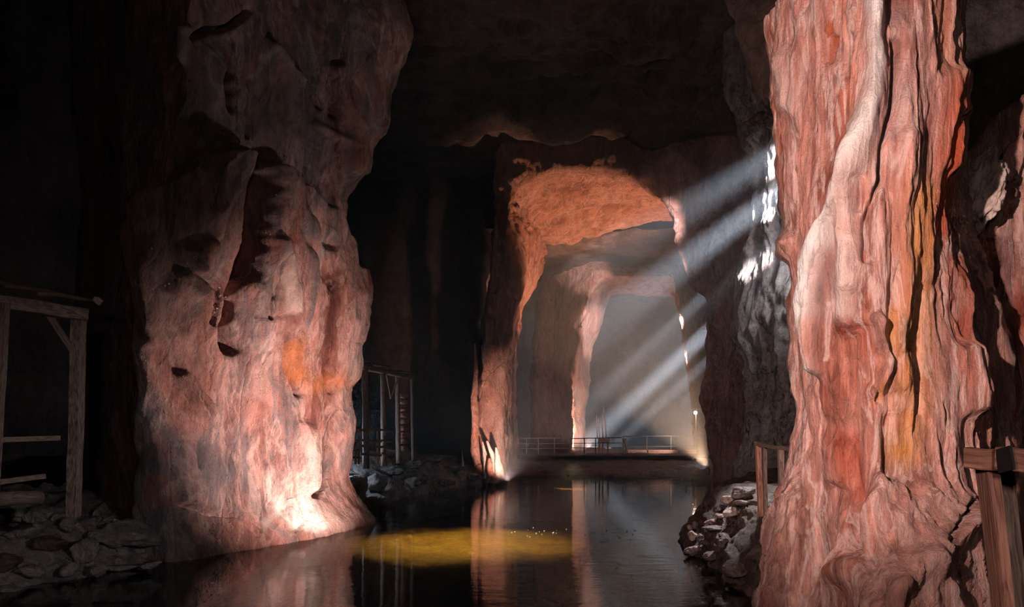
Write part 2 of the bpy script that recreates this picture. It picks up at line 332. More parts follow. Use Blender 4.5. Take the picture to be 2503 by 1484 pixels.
OC = [
 [(2350, 700, 13), (2350, 1650, 13)],
 [(2338, 590, 11.2), (2345, 800, 11), (2400, 1100, 10.8), (2400, 1650, 10.8)],
 [(2375, 565, 10.8), (2380, 800, 10.6), (2440, 1100, 10.4), (2440, 1650, 10.4)],
 [(2430, 500, 10.6), (2440, 800, 10.3), (2470, 1100, 10.2), (2470, 1650, 10.2)],
 [(2475, 330, 10.6), (2490, 800, 10.2), (2510, 1650, 10.2)],
 [(2530, 230, 10.8), (2560, 800, 10.2), (2580, 1650, 10.2)],
 [(2700, 150, 12), (2700, 1650, 12)],
]
net = np.zeros((14, len(OC), 3))
for j, s in enumerate(OC):
    w = np.array([W(*p) for p in s])[::-1]; t = (w[:, 2] - w[0, 2]) / (w[-1, 2] - w[0, 2])
    for k in range(3): net[:, j, k] = np.interp(np.linspace(0, 1, 14), t, w[:, k])
top = net[-1].copy(); top[:, 1] += 3.0; top[:, 2] -= .5
net = np.concatenate([net, top[None]], 0)
def disp_out(P, N): return fbm(P * np.array([1.3, 1.3, .8]), 4, 21) * .28 + (ridge(P * np.array([2.5, 2.5, 1.2]), 4, 25) - .3) * .12 + fbm(P * 7, 3, 29) * .04
o = surf('rock_outcrop', net, [4, 30, 30, 30, 20, 10], [14] * 14, M_right, disp_out, stains_light=[
    ([(2440, 600), (2440, 1000)], 60, (.25, .13, .12), .8), ([(2400, 620), (2380, 560)], 30, (.35, .1, .05), .7), ([(2480, 1000), (2480, 1100)], 60, (.16, .13, .13), .8), ([(2500, 700), (2480, 850)], 20, (.3, .05, .02), .8)])
tag(o, 'dark sparkling salt rock shoulder beside the bright right pillar, above the wooden rail', 'rock outcrop')
o = wblob('crystal_lump', 2396, 462, 10.2, 36, 96, .4, M_pale, seed=3, amp=.5, fr=2.0, sub=60, rot=(0, .12, 0))
tag(o, 'knobbly pale crystal lump in the dark hollow at upper right', 'crystal lump')

# ------------------------------------------------------------------ THE ARCHES
def arch(name, cols, off, Df, Db, mat, disp, nu, nv, stains_light=None):
    """cols: (outer px,py, lip px,py, back px,py). rows: outer back, outer front, lip, mid soffit, back lip, behind"""
    net = []
    for (ox, oy, lx, ly, bx, by) in cols:
        o_ = np.array(W(ox, oy, Df + off)); l_ = np.array(W(lx, ly, Df)); b_ = np.array(W(bx, by, Db))
        ob = o_ + np.array([0, Db - Df, 0]); m = l_ * .5 + b_ * .5
        bb = b_ + (o_ - l_) * .8 + np.array([0, .6, 0])
        net.append([ob, o_, l_ * .45 + o_ * .55 + np.array([0, -.5 if off < 2 else .6, 0]), l_ + np.array([0, .15, 0]), l_ * .75 + b_ * .25, m, b_, bb])
    net = np.swapaxes(np.array(net), 0, 1)
    return surf(name, net, nu, nv, mat, disp, False, stains_light, flip=1)
A2 = [
 (1163, 1235, 1228, 1235, 1270, 1178), (1168, 1160, 1222, 1165, 1264, 1130), (1172, 1000, 1228, 1000, 1250, 1000), (1180, 860, 1238, 860, 1260, 860), (1186, 740, 1250, 745, 1283, 745),
 (1196, 640, 1250, 640, 1318, 655), (1208, 540, 1250, 540, 1334, 560), (1222, 380, 1262, 452, 1338, 590), (1300, 200, 1330, 415, 1400, 588), (1420, 120, 1430, 402, 1480, 566),
 (1560, 120, 1540, 415, 1560, 545), (1700, 200, 1605, 452, 1615, 532), (1860, 350, 1642, 500, 1675, 540), (1880, 560, 1664, 620, 1730, 640), (1880, 700, 1688, 690, 1766, 700),
 (1880, 780, 1722, 748, 1795, 760), (1880, 960, 1724, 960, 1800, 960), (1880, 1030, 1738, 1030, 1805, 1030), (1880, 1140, 1740, 1140, 1810, 1130), (1880, 1235, 1738, 1235, 1810, 1180)]
def disp_arch(P, N):
    q = P * np.array([.5, .35, .25]); s_ = sstep(P[..., 2], 12, 15.5)
    leg = fbm(q, 4, 51) * .5 + (ridge(P * np.array([.7, .6, .3]), 4, 54) - .3) * .35 + fbm(P * np.array([1.8, 1.8, .9]), 4, 58) * .18
    roof = fbm(P * np.array([.3, .5, .5]), 4, 52) * .35 + (ridge(P * np.array([.3, .8, .8]), 5, 55) - .3) * .4 + fbm(P * np.array([.9, 2.4, 2.4]), 4, 59) * .16
    return -(leg * (1 - s_) + roof * s_)
ar = arch('rock_arch', A2, .8, 44, 56, M_arch, disp_arch, [26] * 19, [3, 14, 14, 16, 16, 30, 6],
          [([(1215, 900), (1230, 1180)], 40, (.5, .33, .28), .6), ([(1240, 1040), (1245, 1180)], 16, WHITE, .7), ([(1300, 420), (1600, 400)], 40, (.3, .13, .09), .4)])
tag(ar, 'tall rock archway with orange lit underside, its left leg standing at the water edge', 'rock arch', kind='thing')
A3 = [
 (1300, 1125, 1394, 1125, 1425, 1115), (1300, 1040, 1400, 1040, 1426, 1040), (1300, 980, 1398, 980, 1424, 980), (1300, 900, 1400, 900, 1440, 900), (1310, 800, 1420, 800, 1464, 800),
 (1320, 700, 1438, 715, 1480, 740), (1340, 600, 1464, 672, 1492, 722), (1450, 560, 1530, 672, 1540, 718), (1600, 560, 1600, 672, 1596, 722), (1700, 600, 1642, 672, 1646, 722),
 (1760, 750, 1656, 720, 1664, 735), (1780, 800, 1668, 800, 1675, 800), (1780, 900, 1682, 900, 1690, 900), (1780, 980, 1694, 980, 1700, 980), (1780, 1125, 1699, 1125, 1706, 1115)]
def disp_arch3(P, N): return -(fbm(P * .3, 4, 61) * .5 + (ridge(P * .5, 3, 64) - .3) * .3)
ar3 = arch('rock_arch', A3, 6, 64, 72, M_arch, disp_arch3, [14] * 14, [2, 6, 6, 8, 8, 12, 4], [([(1410, 960), (1410, 1100)], 16, (.75, .6, .5), .7)])
tag(ar3, 'distant hazy rock archway seen through the nearer arch, behind the thin railing', 'rock arch', kind='thing')

# ------------------------------------------------------------------ CAVE SHELL (setting)
def dn(a, f, s, sz=1.0):
    return lambda P, N: fbm(P * f * np.array([1, 1, sz]), 4, s) * a + (ridge(P * f * 2.2, 4, s + 3) - .3) * a * .4
def sheet(name, rows, nu, nv, mat, disp, flip=1):
    return tag(surf(name, np.array(rows, float), nu, nv, mat, disp, flip=flip), kind='structure')
zc = 20.5
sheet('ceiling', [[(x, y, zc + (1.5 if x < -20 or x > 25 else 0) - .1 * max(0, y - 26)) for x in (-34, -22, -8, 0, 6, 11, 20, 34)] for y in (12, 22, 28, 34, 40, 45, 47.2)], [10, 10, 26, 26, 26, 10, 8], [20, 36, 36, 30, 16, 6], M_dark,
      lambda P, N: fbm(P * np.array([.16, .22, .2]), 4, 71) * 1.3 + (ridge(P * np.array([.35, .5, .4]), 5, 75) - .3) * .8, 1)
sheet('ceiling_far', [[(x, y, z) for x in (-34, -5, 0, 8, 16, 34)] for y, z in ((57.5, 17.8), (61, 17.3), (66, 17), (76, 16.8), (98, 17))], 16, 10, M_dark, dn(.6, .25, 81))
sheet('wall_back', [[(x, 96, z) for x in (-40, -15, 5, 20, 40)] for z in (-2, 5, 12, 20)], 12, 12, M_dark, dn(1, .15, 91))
sheet('wall_light_block', [[(-24, 56, z), (-14, 56.5, z), (-7, 57, z), (-2.6, 57, z), (-1.2, 60, z), (-1.6, 64, z)] for z in (-2, 5, 11, 17, 24)], 12, 10, M_dark, dn(.7, .3, 93))  # dark wall added to keep chamber glow out of the left void
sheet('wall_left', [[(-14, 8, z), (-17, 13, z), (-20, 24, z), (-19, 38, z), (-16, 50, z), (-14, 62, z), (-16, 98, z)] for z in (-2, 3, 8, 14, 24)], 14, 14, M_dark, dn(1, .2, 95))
WR = [
 [(1980, -250, 50), (1980, 1300, 50)],
 [(1850, -250, 41), (1850, 300, 41), (1880, 600, 41), (1850, 1300, 41)],
 [(1750, -250, 34), (1758, 130, 34), (1778, 250, 34), (1815, 330, 34), (1836, 400, 34), (1838, 560, 34), (1815, 650, 34), (1806, 750, 34), (1812, 900, 34), (1808, 1100, 34), (1800, 1260, 34)],
 [(1830, -250, 31.5), (1830, 130, 31.5), (1850, 300, 31.5), (1880, 420, 31.5), (1880, 1000, 31.5), (1870, 1280, 31.5)],
 [(1980, -250, 29), (1980, 1300, 29)],
 [(2150, -250, 27), (2150, 1300, 27)],
 [(2400, -250, 27), (2400, 1400, 27)],
 [(2800, -250, 25), (2800, 1500, 25)],
]
tag(surf('wall_right', strings_net(WR, zs(-2, 22, 30)), [6, 14, 36, 40, 16, 8, 6], [8] * 29, M_grey,
      lambda P, N: fbm(P * np.array([.4, .4, .25]), 4, 101) * .6 + (ridge(P * np.array([.9, .9, .5]), 4, 104) - .3) * .35 + fbm(P * 2, 3, 108) * .1), kind='structure')
# hanging buttress in front of the right wall, high up
HB = [
 [(1900, -200, 24), (1900, 300, 24)],
 [(1745, -200, 21), (1775, 0, 21), (1800, 80, 21), (1822, 130, 21), (1848, 225, 21), (1875, 258, 21), (1890, 275, 21.2)],
 [(1830, -200, 20), (1850, 0, 20), (1870, 150, 20), (1895, 235, 20), (1920, 262, 20)],
 [(1960, -200, 19.5), (1960, 200, 19.5), (1980, 262, 19.5)],
 [(2100, -200, 21), (2100, 262, 21)],
]
net = np.zeros((10, len(HB), 3))
for j, s in enumerate(HB):
    w = np.array([W(*p) for p in s]); t = np.linspace(0, 1, len(w))
    for k in range(3): net[:, j, k] = np.interp(np.linspace(0, 1, 10), t, w[:, k])
cap = net[-1].copy(); cap[:, 1] += 3; cap[:, 2] += .8
net = np.concatenate([net, cap[None]], 0)
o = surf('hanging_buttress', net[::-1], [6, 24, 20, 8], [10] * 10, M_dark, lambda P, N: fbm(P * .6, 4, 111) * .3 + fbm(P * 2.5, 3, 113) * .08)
tag(o, 'dark rock buttress hanging from the roof beside the top of the right pillar', 'rock buttress', kind='thing')

# lake bed and water
bed = sheet('floor', [[(x, y, -1.5) for x in (-24, -8, -3, 2, 6, 20)] for y in (1, 12, 17, 21, 26, 40, 62)], 12, 14, rock_mat('bed_rock', [(.02, .02, .02), (.05, .05, .05)]), dn(.2, .5, 121))
def water_mat():
    m = bpy.data.materials.new('dark_water'); t = nt(m); N = t.nodes; L = t.links.new
    out = N.new('ShaderNodeOutputMaterial'); g = N.new('ShaderNodeBsdfGlossy'); g.inputs['Roughness'].default_value = .045
    tr = N.new('ShaderNodeBsdfTransparent'); tr.inputs[0].default_value = (.78, .76, .62, 1)
    mx = N.new('ShaderNodeMixShader'); fr = N.new('ShaderNodeFresnel'); fr.inputs['IOR'].default_value = 1.75
    L(fr.outputs[0], mx.inputs[0]); L(tr.outputs[0], mx.inputs[1]); L(g.outputs[0], mx.inputs[2]); L(mx.outputs[0], out.inputs[0])
    tc = N.new('ShaderNodeTexCoord'); hs = []
    for sc, mpx, d in ((1.6, (.5, 1.6, 1), 3), (7, (.35, 1.6, 1), 2)):
        mp = N.new('ShaderNodeMapping'); mp.inputs['Scale'].default_value = mpx; L(tc.outputs['Object'], mp.inputs[0])
        n = N.new('ShaderNodeTexNoise'); n.inputs['Scale'].default_value = sc; n.inputs['Detail'].default_value = d; L(mp.outputs[0], n.inputs['Vector']); hs.append(n)
    s = N.new('ShaderNodeMath'); s.operation = 'MULTIPLY_ADD'; s.inputs[1].default_value = .3; L(hs[1].outputs[0], s.inputs[0]); L(hs[0].outputs[0], s.inputs[2])
    b = N.new('ShaderNodeBump'); b.inputs['Strength'].default_value = .05; b.inputs['Distance'].default_value = .12
    L(s.outputs[0], b.inputs['Height']); L(b.outputs[0], g.inputs['Normal']); L(b.outputs[0], fr.inputs['Normal'])
    return m
o = link('lake_water', grid_mesh('lake_water', np.array([[(x, y, 0) for x in (-18, 18)] for y in (0, 60)], float)), water_mat())
tag(o, 'still dark water covering the cave floor, mirroring the lit rock', 'water', kind='structure')
M_glow_bed = rock_mat('glow_bed', [(.36, .2, .02), (.62, .34, .05), (.8, .5, .12)], vein=(.25, .07, .03), scale=1.6, stretch=1, veinamt=.85, bump=.3)  # yellow of the underwater lamp glow put into the bed colour
def shoal(name, x0, x1, y0, y1, z, lab, sd):
    n = 60; U, V = np.meshgrid(np.linspace(-1, 1, n), np.linspace(-1, 1, n), indexing='xy')
    r = np.sqrt(U ** 2 + V ** 2); P = np.stack([(x0 + x1) / 2 + U * (x1 - x0) / 2, (y0 + y1) / 2 + V * (y1 - y0) / 2, 0 * U], -1)
    P[..., 2] = z - 1.3 * sstep(r, .62, 1.25) + fbm(P * .9, 4, sd) * .12
    o = link(name, grid_mesh(name, P, False, np.zeros((n, n, 4))), M_glow_bed); return tag(o, lab, 'shoal', kind='thing')
shoal('glow_shoal', -8.5, 6.0, 13.5, 31, -.25, 'submerged shoal tinted yellow for the underwater lamp glow in the middle', 131)
shoal('glow_shoal', -.5, 8.5, 37.5, 49.5, -.3, 'thin submerged shoal tinted yellow for the lamp glow far off at the foot of the arch', 132)

# banks
def bank(name, rows, nu, nv, mat, a=.16, s=141, lab=None):
    o = surf(name, np.array(rows, float), nu, nv, mat, lambda P, N: fbm(P * .8, 4, s) * a * 1.6 + (ridge(P * 1.4, 4, s + 2) - .3) * a + fbm(P * 5, 3, s + 4) * a * .25)
    return tag(o, kind='structure')
bank('floor_left_bank', [[(x, y, z) for x, y, z in r] for r in (
    [(-14, 12.0, -.6), (-9.8, 14.0, -.4), (-8.2, 15.6, -.4), (-8.0, 17.4, -.5)],
    [(-14, 12.6, .25), (-10.2, 14.6, .2), (-8.8, 16.0, .15), (-8.3, 17.8, .1)],
    [(-14, 13.8, .9), (-11.2, 15.4, .9), (-9.8, 16.8, .7), (-8.8, 18.2, .5)],
    [(-15, 15.4, 1.3), (-12.5, 16.6, 1.3), (-11, 18, 1.1), (-9.5, 19, .9)],
    [(-17, 22, 1.4), (-14, 22, 1.4), (-12, 22, 1.3), (-10, 22, 1.2)])], 30, 22, M_grey, .2, 141)
bank('floor_middle_bank', [[(x, y, z) for x, y, z in r] for r in (
    [(-6.5, 27, -.5), (-4.8, 31, -.5), (-3.0, 38.5, -.5), (-1.2, 43.2, -.5), (-.4, 46, -.5)],
    [(-7.0, 27.5, .5), (-5.3, 31.6, .35), (-3.6, 39, .35), (-1.8, 43.4, .4), (-.8, 47, .2)],
    [(-8, 28.5, 1.4), (-6.6, 32.4, 1.3), (-5.0, 39.6, 1.3), (-3.0, 44, .9), (-1.8, 48, .6)],
    [(-10, 29.5, 1.8), (-8, 34, 1.8), (-6.5, 41, 1.75), (-5, 46, 1.4), (-4, 50, 1)],
    [(-20, 32, 1.8), (-18, 37, 1.9), (-17, 44, 1.9), (-16, 50, 1.6), (-16, 58, 1.2)])], 26, 16, M_grey, .22, 151)
bank('floor_far_bank', [[(x, y, z) for x, y, z in r] for r in (
    [(-16, 49, -.6), (0, 49.5, -.5), (5, 50.5, -.5), (10, 51, -.5), (20, 51, -.5)],
    [(-16, 50, .3), (0, 51, .3), (5, 52.5, .25), (10, 53, .25), (20, 53, .25)],
    [(-16, 56, .9), (0, 58.2, .8), (5, 58.5, .8), (10, 58.5, .8), (20, 58.5, .8)],
    [(-16, 60, 1.15), (0, 60.3, 1.15), (5, 60.3, 1.15), (10, 60.3, 1.15), (20, 60.3, 1.15)],
    [(-16, 98, 1.2), (0, 98, 1.2), (5, 98, 1.2), (10, 98, 1.2), (22, 98, 1.2)])], 26, [8, 18, 12, 14], M_dark, .12, 161)
RB = [(4.2, 11), (4.2, 13), (4.2, 16.3), (4.28, 18), (4.5, 20.4), (5.3, 23.5), (7.2, 27)]
bank('floor_right_bank', [[(x + dx, y, z) for x, y in RB] for dx, z in ((-.15, -.6), (.15, .2), (.6, .95), (1.3, 1.45), (4.5, 1.6))], 18, 18, M_dark, .16, 171)
from mathutils.bvhtree import BVHTree
_b = []
for ob in bpy.data.objects:
    if 'bank' in ob.name:
        _b.append(BVHTree.FromPolygons([v.co.copy() for v in ob.data.vertices], [tuple(p.vertices) for p in ob.data.polygons]))
def ground(px, py, D):
    """depth at which the sight line through (px, py) meets a bank near depth D"""
    d = Vector(W(px, py, 1)) - Vector((0, 0, CAMZ)); best = None
    for t in _b:
        h = t.ray_cast(Vector((0, 0, CAMZ)), d)
        if h[0] is not None and abs(h[0].y - D) < 7 and (best is None or h[0].y < best): best = h[0].y
    return best
# ------------------------------------------------------------------ boulders
n_sh = [0]
def boulders(specs, mat_default, group=None):
    for (px, py, D, sx, sy, sd, mt, lab) in specs:
        n_sh[0] += 1; g = ground(px, py + sy * .5, D); D = g - sd * .35 if g else D
        o = wblob('boulder', px, py, D, sx, sy, sd, mt or mat_default, seed=n_sh[0], amp=.3, fr=1.6, sub=26, flat=9, rot=(R.uniform(-.2, .2), R.uniform(-.25, .25), R.uniform(-.5, .5)))
        tag(o, lab, 'rock', group)
boulders([
 (1812, 1203, 16.6, 34, 15, .35, M_grey, 'flat grey slab topmost on the right shore pile, beside the railing foot'),
 (1782, 1224, 16.6, 27, 13, .28, M_pale, 'pale angular slab just below the topmost grey slab of the right pile'),
 (1818, 1231, 16.2, 26, 8, .25, M_left, 'thin pink slab with orange edge under the topmost slab'),
 (1790, 1254, 16.2, 22, 15, .25, M_pale, 'pale brown block below the two pale slabs of the right pile'),
 (1760, 1261, 16.9, 13, 7, .15, M_left, 'small pink stone left of the pale brown block'),
 (1740, 1276, 17.2, 20, 8, .2, M_left, 'pink pointed stone sloping towards the water'),
 (1750, 1290, 17.0, 34, 8, .28, M_grey, 'long thin dark slab lying across the right shore'),
 (1702, 1285, 18.2, 14, 10, .22, M_grey, 'rounded brown stone at the tip of the right shore'),
 (1687, 1290, 18.5, 7, 8, .14, M_pale, 'small white stone at the very tip of the shore'),
 (1694, 1310, 17.8, 13, 13, .2, M_pale, 'white crusted stone at the water edge on the right shore'),
 (1712, 1318, 17.2, 12, 13, .2, M_dark, 'dark egg shaped stone beside the white crusted one'),
 (1698, 1346, 17.2, 26, 14, .3, M_left, 'reddish boulder lowest at the tip of the right shore'),
 (1742, 1356, 16.4, 26, 13, .3, M_dark, 'dark rounded boulder right of the reddish lowest boulder'),
 (1730, 1326, 16.9, 20, 13, .25, M_dark, 'dark lumpy stone in the middle of the right shore'),
 (1770, 1320, 16.2, 26, 16, .3, M_dark, 'brown boulder half buried in the dark right bank'),
 (1851, 1228, 15.6, 22, 9, .22, M_dark, 'dark flat stone at the foot of the right shore railing'),
 (1800, 1390, 14.5, 38, 22, .35, M_dark, 'large dark brown boulder low on the right bank'),
 (1730, 1152, 42, 7, 9, .3, M_left, 'small pointed rock at the foot of the dark arch leg'),
], M_dark)
boulders([
 (30, 1262, 14.8, 60, 20, .4, M_grey, 'long grey boulder at the left frame edge below the log'),
 (95, 1262, 15.0, 32, 20, .3, M_grey, 'dark cracked block on the left bank crest'),
 (140, 1262, 15.4, 22, 10, .25, M_grey, 'flat grey stone behind the left bank blocks'),
 (165, 1285, 15.0, 24, 20, .28, M_grey, 'grey squarish boulder in the middle of the left bank'),
 (235, 1256, 15.6, 10, 10, .14, M_left, 'small reddish round stone on the left bank crest'),
 (262, 1268, 15.8, 16, 10, .18, M_grey, 'small grey stone right of the reddish round one'),
 (310, 1308, 16.2, 78, 36, .7, M_grey, 'broad slanting grey slab against the left pillar'),
 (278, 1274, 16.0, 12, 8, .14, M_pale, 'pale pebble on the upper edge of the broad slab'),
 (195, 1290, 15.2, 16, 14, .2, M_left, 'rust toned stone wedged between grey boulders'),
 (60, 1300, 14.4, 45, 20, .35, M_grey, 'dull grey boulder above the left waterline'),
 (120, 1330, 14.4, 38, 22, .35, M_dark, 'dark brown boulder low on the left bank'),
 (215, 1345, 14.9, 34, 30, .35, M_grey, 'upright grey boulder near the left waterline'),
 (240, 1395, 14.6, 22, 18, .25, M_grey, 'wet grey rock at the waterline left of the pillar'),
 (170, 1392, 14.3, 20, 16, .25, M_grey, 'low wet stone farther along the left waterline'),
 (75, 1395, 14.0, 32, 18, .3, M_grey, 'wide wet stone near the lower left corner'),
 (15, 1372, 13.7, 34, 24, .3, M_dark, 'dark boulder at the left frame edge near water'),
 (300, 1388, 15.4, 52, 10, .25, M_grey, 'long low crusted ledge stone at the pillar foot'),
 (366, 1384, 16.2, 30, 9, .2, M_grey, 'thin crusted stone touching the left corner of the pillar'),
 (20, 1440, 13.4, 30, 10, .25, M_grey, 'small wet rock in the lower left corner'),
], M_grey)
boulders([
 (862, 1185, 27.5, 40, 38, .9, M_grey, 'big rounded grey boulder behind the left pillar foot'),
 (915, 1180, 29.5, 30, 28, .7, M_grey, 'grey brown boulder second from the pillar on the middle bank'),
 (918, 1224, 29.2, 28, 16, .6, M_grey, 'low smooth boulder reaching into the dark water'),
 (955, 1150, 31.5, 30, 16, .6, M_grey, 'dim boulder below the timber porch'),
 (1068, 1124, 38, 16, 8, .4, M_grey, 'rounded stone on the ridge of the middle bank'),
 (1015, 1132, 35, 26, 12, .5, M_grey, 'flat stone on the middle bank right of the log crib'),
 (1110, 1145, 40, 34, 9, .6, M_grey, 'long ridge stone sloping to the arch leg'),
 (1160, 1166, 42.5, 30, 8, .5, M_left, 'low reddish stone just left of the arch leg'),
 (1010, 1175, 35, 34, 16, .6, M_grey, 'wide dim boulder in the middle of the bank slope'),
 (1090, 1180, 39.5, 24, 8, .4, M_grey, 'low stone at the middle waterline'),
], M_grey)

# ------------------------------------------------------------------ stalagmites by the arch leg
def spire(pts, r0, mat, lab, seed, nm='salt_stalagmite'):
    """pts: (px,py,D) bottom to top; r0 list of radii in pixels"""
    P = np.array([W(*p) for p in pts]); rr = np.array([r / F * p[2] for r, p in zip(r0, pts)])
    c = spline(np.concatenate([P, rr[:, None]], 1), 14)
    ph = np.linspace(0, 2 * math.pi, 28, endpoint=False)
    G = np.stack([c[:, None, 0] + c[:, None, 3] * np.cos(ph), c[:, None, 1] + c[:, None, 3] * np.sin(ph), c[:, None, 2] + 0 * ph], -1)
    n = fbm(G * np.array([2.2, 2.2, 1]), 4, seed); cc = c[:, None, :3] * np.array([1, 1, 0]) + G * np.array([0, 0, 1])
    G = cc + (G - cc) * (1 + .9 * n[..., None])
    o = link(nm, grid_mesh(nm, G, True, np.zeros(G.shape[:2] + (4,))), mat); return tag(o, lab, 'stalagmite')
spire([(1180, 1190, 43), (1168, 1140, 43.2), (1162, 1060, 43.4), (1160, 960, 43.4), (1162, 880, 43.4), (1160, 840, 43.4)], [26, 14, 10, 8, 5, 1], M_arch, 'tall crooked rock spire standing left of the arch leg', 201)
spire([(1190, 1170, 42.6), (1185, 1120, 42.6), (1180, 1080, 42.6)], [12, 7, 1], M_pale, 'short pale spire nearest the tall crooked one', 202)
spire([(1218, 1175, 42.2), (1206, 1120, 42.2), (1190, 1078, 42.2)], [14, 7, 3], M_pale, 'blunt leaning salt shard with a square tip', 203)
spire([(1225, 1175, 42), (1218, 1130, 42), (1212, 1094, 42)], [13, 8, 2], M_pale, 'jagged salt shard against the glowing arch foot', 204)
spire([(1205, 1180, 42), (1198, 1150, 42), (1196, 1120, 42)], [16, 9, 2], M_arch, 'broad low shard between the two pale spires', 205)
spire([(1132, 1140, 41), (1130, 1115, 41), (1129, 1098, 41)], [3, 2, 1.2], M_pale, 'tiny lone stalk standing on the bank left of the tall spire', 206)

# ------------------------------------------------------------------ timber
def beam(pts, w, h, mat, name, parent=None, sides=4, seed=0, wob=.04, taper=1.0):
    """a bar through world points, w x h metres; sides 4 = sawn, 10 = round log"""
    P = np.array(pts, float); L = np.linalg.norm(P[-1] - P[0]); n = max(3, min(16, int(L / .3)))
    t = np.linspace(0, 1, len(P)); C = np.stack([np.interp(np.linspace(0, 1, n), t, P[:, k]) for k in range(3)], 1)
    d = P[-1] - P[0]; d /= np.linalg.norm(d); up = np.array([0, 0, 1.]) if abs(d[2]) < .8 else np.array([0, 1., 0])
    a = np.cross(d, up); a /= np.linalg.norm(a); b = np.cross(a, d)
    rs = np.random.RandomState(seed + 1); vs, fs = [], []
    if sides == 4:
        e = .12; ring = [(-1, -1+e), (-1+e, -1), (1-e, -1), (1, -1+e), (1, 1-e), (1-e, 1), (-1+e, 1), (-1, 1-e)]
    else: ring = [(math.cos(2*math.pi*k/sides), math.sin(2*math.pi*k/sides)) for k in range(sides)]
    m = len(ring)
    for i in range(n):
        k = 1 + (taper - 1) * i / (n - 1); off = rs.uniform(-1, 1, 2) * wob * min(w, h)
        for (x, y) in ring:
            j = 1 + rs.uniform(-1, 1) * wob
            vs.append(C[i] + a * (x * w / 2 * k * j + off[0]) + b * (y * h / 2 * k * j + off[1]))
    for i in range(n - 1):
        for k in range(m): fs.append((i*m + k, i*m + (k+1) % m, (i+1)*m + (k+1) % m, (i+1)*m + k))
    fs.append(tuple(range(m))[::-1]); fs.append(tuple(range((n-1)*m, n*m)))
    me = bpy.data.meshes.new(name); me.from_pydata([tuple(v) for v in vs], [], fs)
    uv = me.uv_layers.new(name='UVMap'); co = {}
    for li, l in enumerate(me.loops):
        v = l.vertex_index; uv.data[li].uv = ((v // m) / (n - 1) * L * .7 + seed * .37, (v % m) / m * .6 + seed * .13)
    for p in me.polygons: p.use_smooth = sides > 4
    me.update()
    return link(name, me, mat, parent)
def wp(px, py, D): return W(px, py, D)
_s = [0]
def part(name, p, a, b, w, h, mat=None, sides=4, **k):
    _s[0] += 1
    return beam([wp(*a), wp(*b)] if len(a) == 3 else [a, b], w, h, mat or M_wood, name, p, sides, _s[0], **k)

# near left shelter
sh = empty('timber_shelter', (0, 0, 0)); tag(sh, 'rough dark timber shelter frame at the left edge with two handrails', 'shelter')
part('roof_beam', sh, (-160, 712, 12.4), (212, 770, 14), .2, .22)
part('post', sh, (14, 740, 13), (-16, 1262, 13), .11, .11); part('post', sh, (192, 775, 14), (180, 1262, 14.2), .2, .2)
part('brace', sh, (116, 764, 13.8), (185, 868, 14), .09, .09)
part('handrail', sh, (-90, 1078, 12.8), (146, 1071, 14), .06, .09); part('handrail', sh, (-90, 1190, 12.8), (110, 1164, 14), .06, .09)
part('roof_pole', sh, (-60, 672, 12.6), (60, 708, 14.5), .12, .1, sides=8, wob=.2); part('roof_pole', sh, (20, 700, 13), (140, 716, 15), .1, .08, sides=8, wob=.25)
part('roof_pole', sh, (90, 716, 13.6), (240, 734, 15), .12, .07, sides=8, wob=.25)
o = wblob('crystal_lump', 238, 735, 14.5, 14, 11, .12, M_pale, seed=44, amp=.4, sub=22, flat=5); tag(o, 'small pale stone lying at the end of the shelter roof poles', 'rock')
o = beam([wp(-80, 1222, 13.6), wp(100, 1214, 14.6)], .26, .26, M_wood, 'fallen_log', None, 10, 99, .08); tag(o, 'grey fallen log lying below the left shelter handrails', 'log')

# middle porch
po = empty('timber_porch', (0, 0, 0)); tag(po, 'dim timber porch of upright posts on the bank behind the left pillar', 'porch')
part('roof_beam', po, (800, 880, 27.4), (1004, 922, 34), .24, .22, sides=10)
for px, D, w, yb in ((838, 28, .22, 1140), (894, 30, .24, 1132), (937, 31.5, .2, 1126), (973, 33, .2, 1118), (1008, 34.4, .13, 1112)):
    part('post', po, (px - 2, 888 + (px - 838) * .18, D), (px + 1, yb + 14, D), w, w, sides=10, taper=1.1)
part('brace', po, (976, 915, 33), (955, 975, 32.6), .05, .05); part('brace', po, (942, 905, 31.5), (955, 975, 32.4), .04, .04); part('brace', po, (975, 912, 33), (976, 960, 33), .06, .06)
for a, b in (((826, 850, 28), (832, 890, 28)), ((845, 865, 28), (872, 884, 29)), ((860, 875, 29), (905, 886, 30)), ((915, 893, 31), (950, 896, 32)), ((930, 905, 32), (1020, 911, 36)), ((880, 878, 29.4), (880, 890, 30))):
    part('roof_pole', po, a, b, .08, .07, sides=8, wob=.2)
hr = empty('porch_railing', (0, 0, 0)); tag(hr, 'low wooden plank railing running between the porch posts', 'railing')
for y in (1050, 1077, 1100, 1118): part('rail', hr, (822, y + 2, 27.3), (880, y, 28.8), .05, .09)
for y in (1051, 1076, 1090, 1110): part('rail', hr, (884, y, 29), (932, y + (3 if y > 1060 else 0), 30.8), .05, .09)
for y in (1051, 1076, 1092, 1108): part('rail', hr, (932, y, 30.8), (958, y + 5, 31.8), .05, .08)
for px, D in ((877, 28.7), (923, 30.5), (869, 28.5)): part('baluster', hr, (px, 1050 if px != 869 else 1088, D), (px, 1135, D), .07, .07)
o = beam([wp(851, 900, 28.6), wp(850, 1080, 28.6)], .02, .02, M_iron, 'hanging_rope', None, 6, 3); tag(o, 'thin rope hanging between the first two porch posts', 'rope')
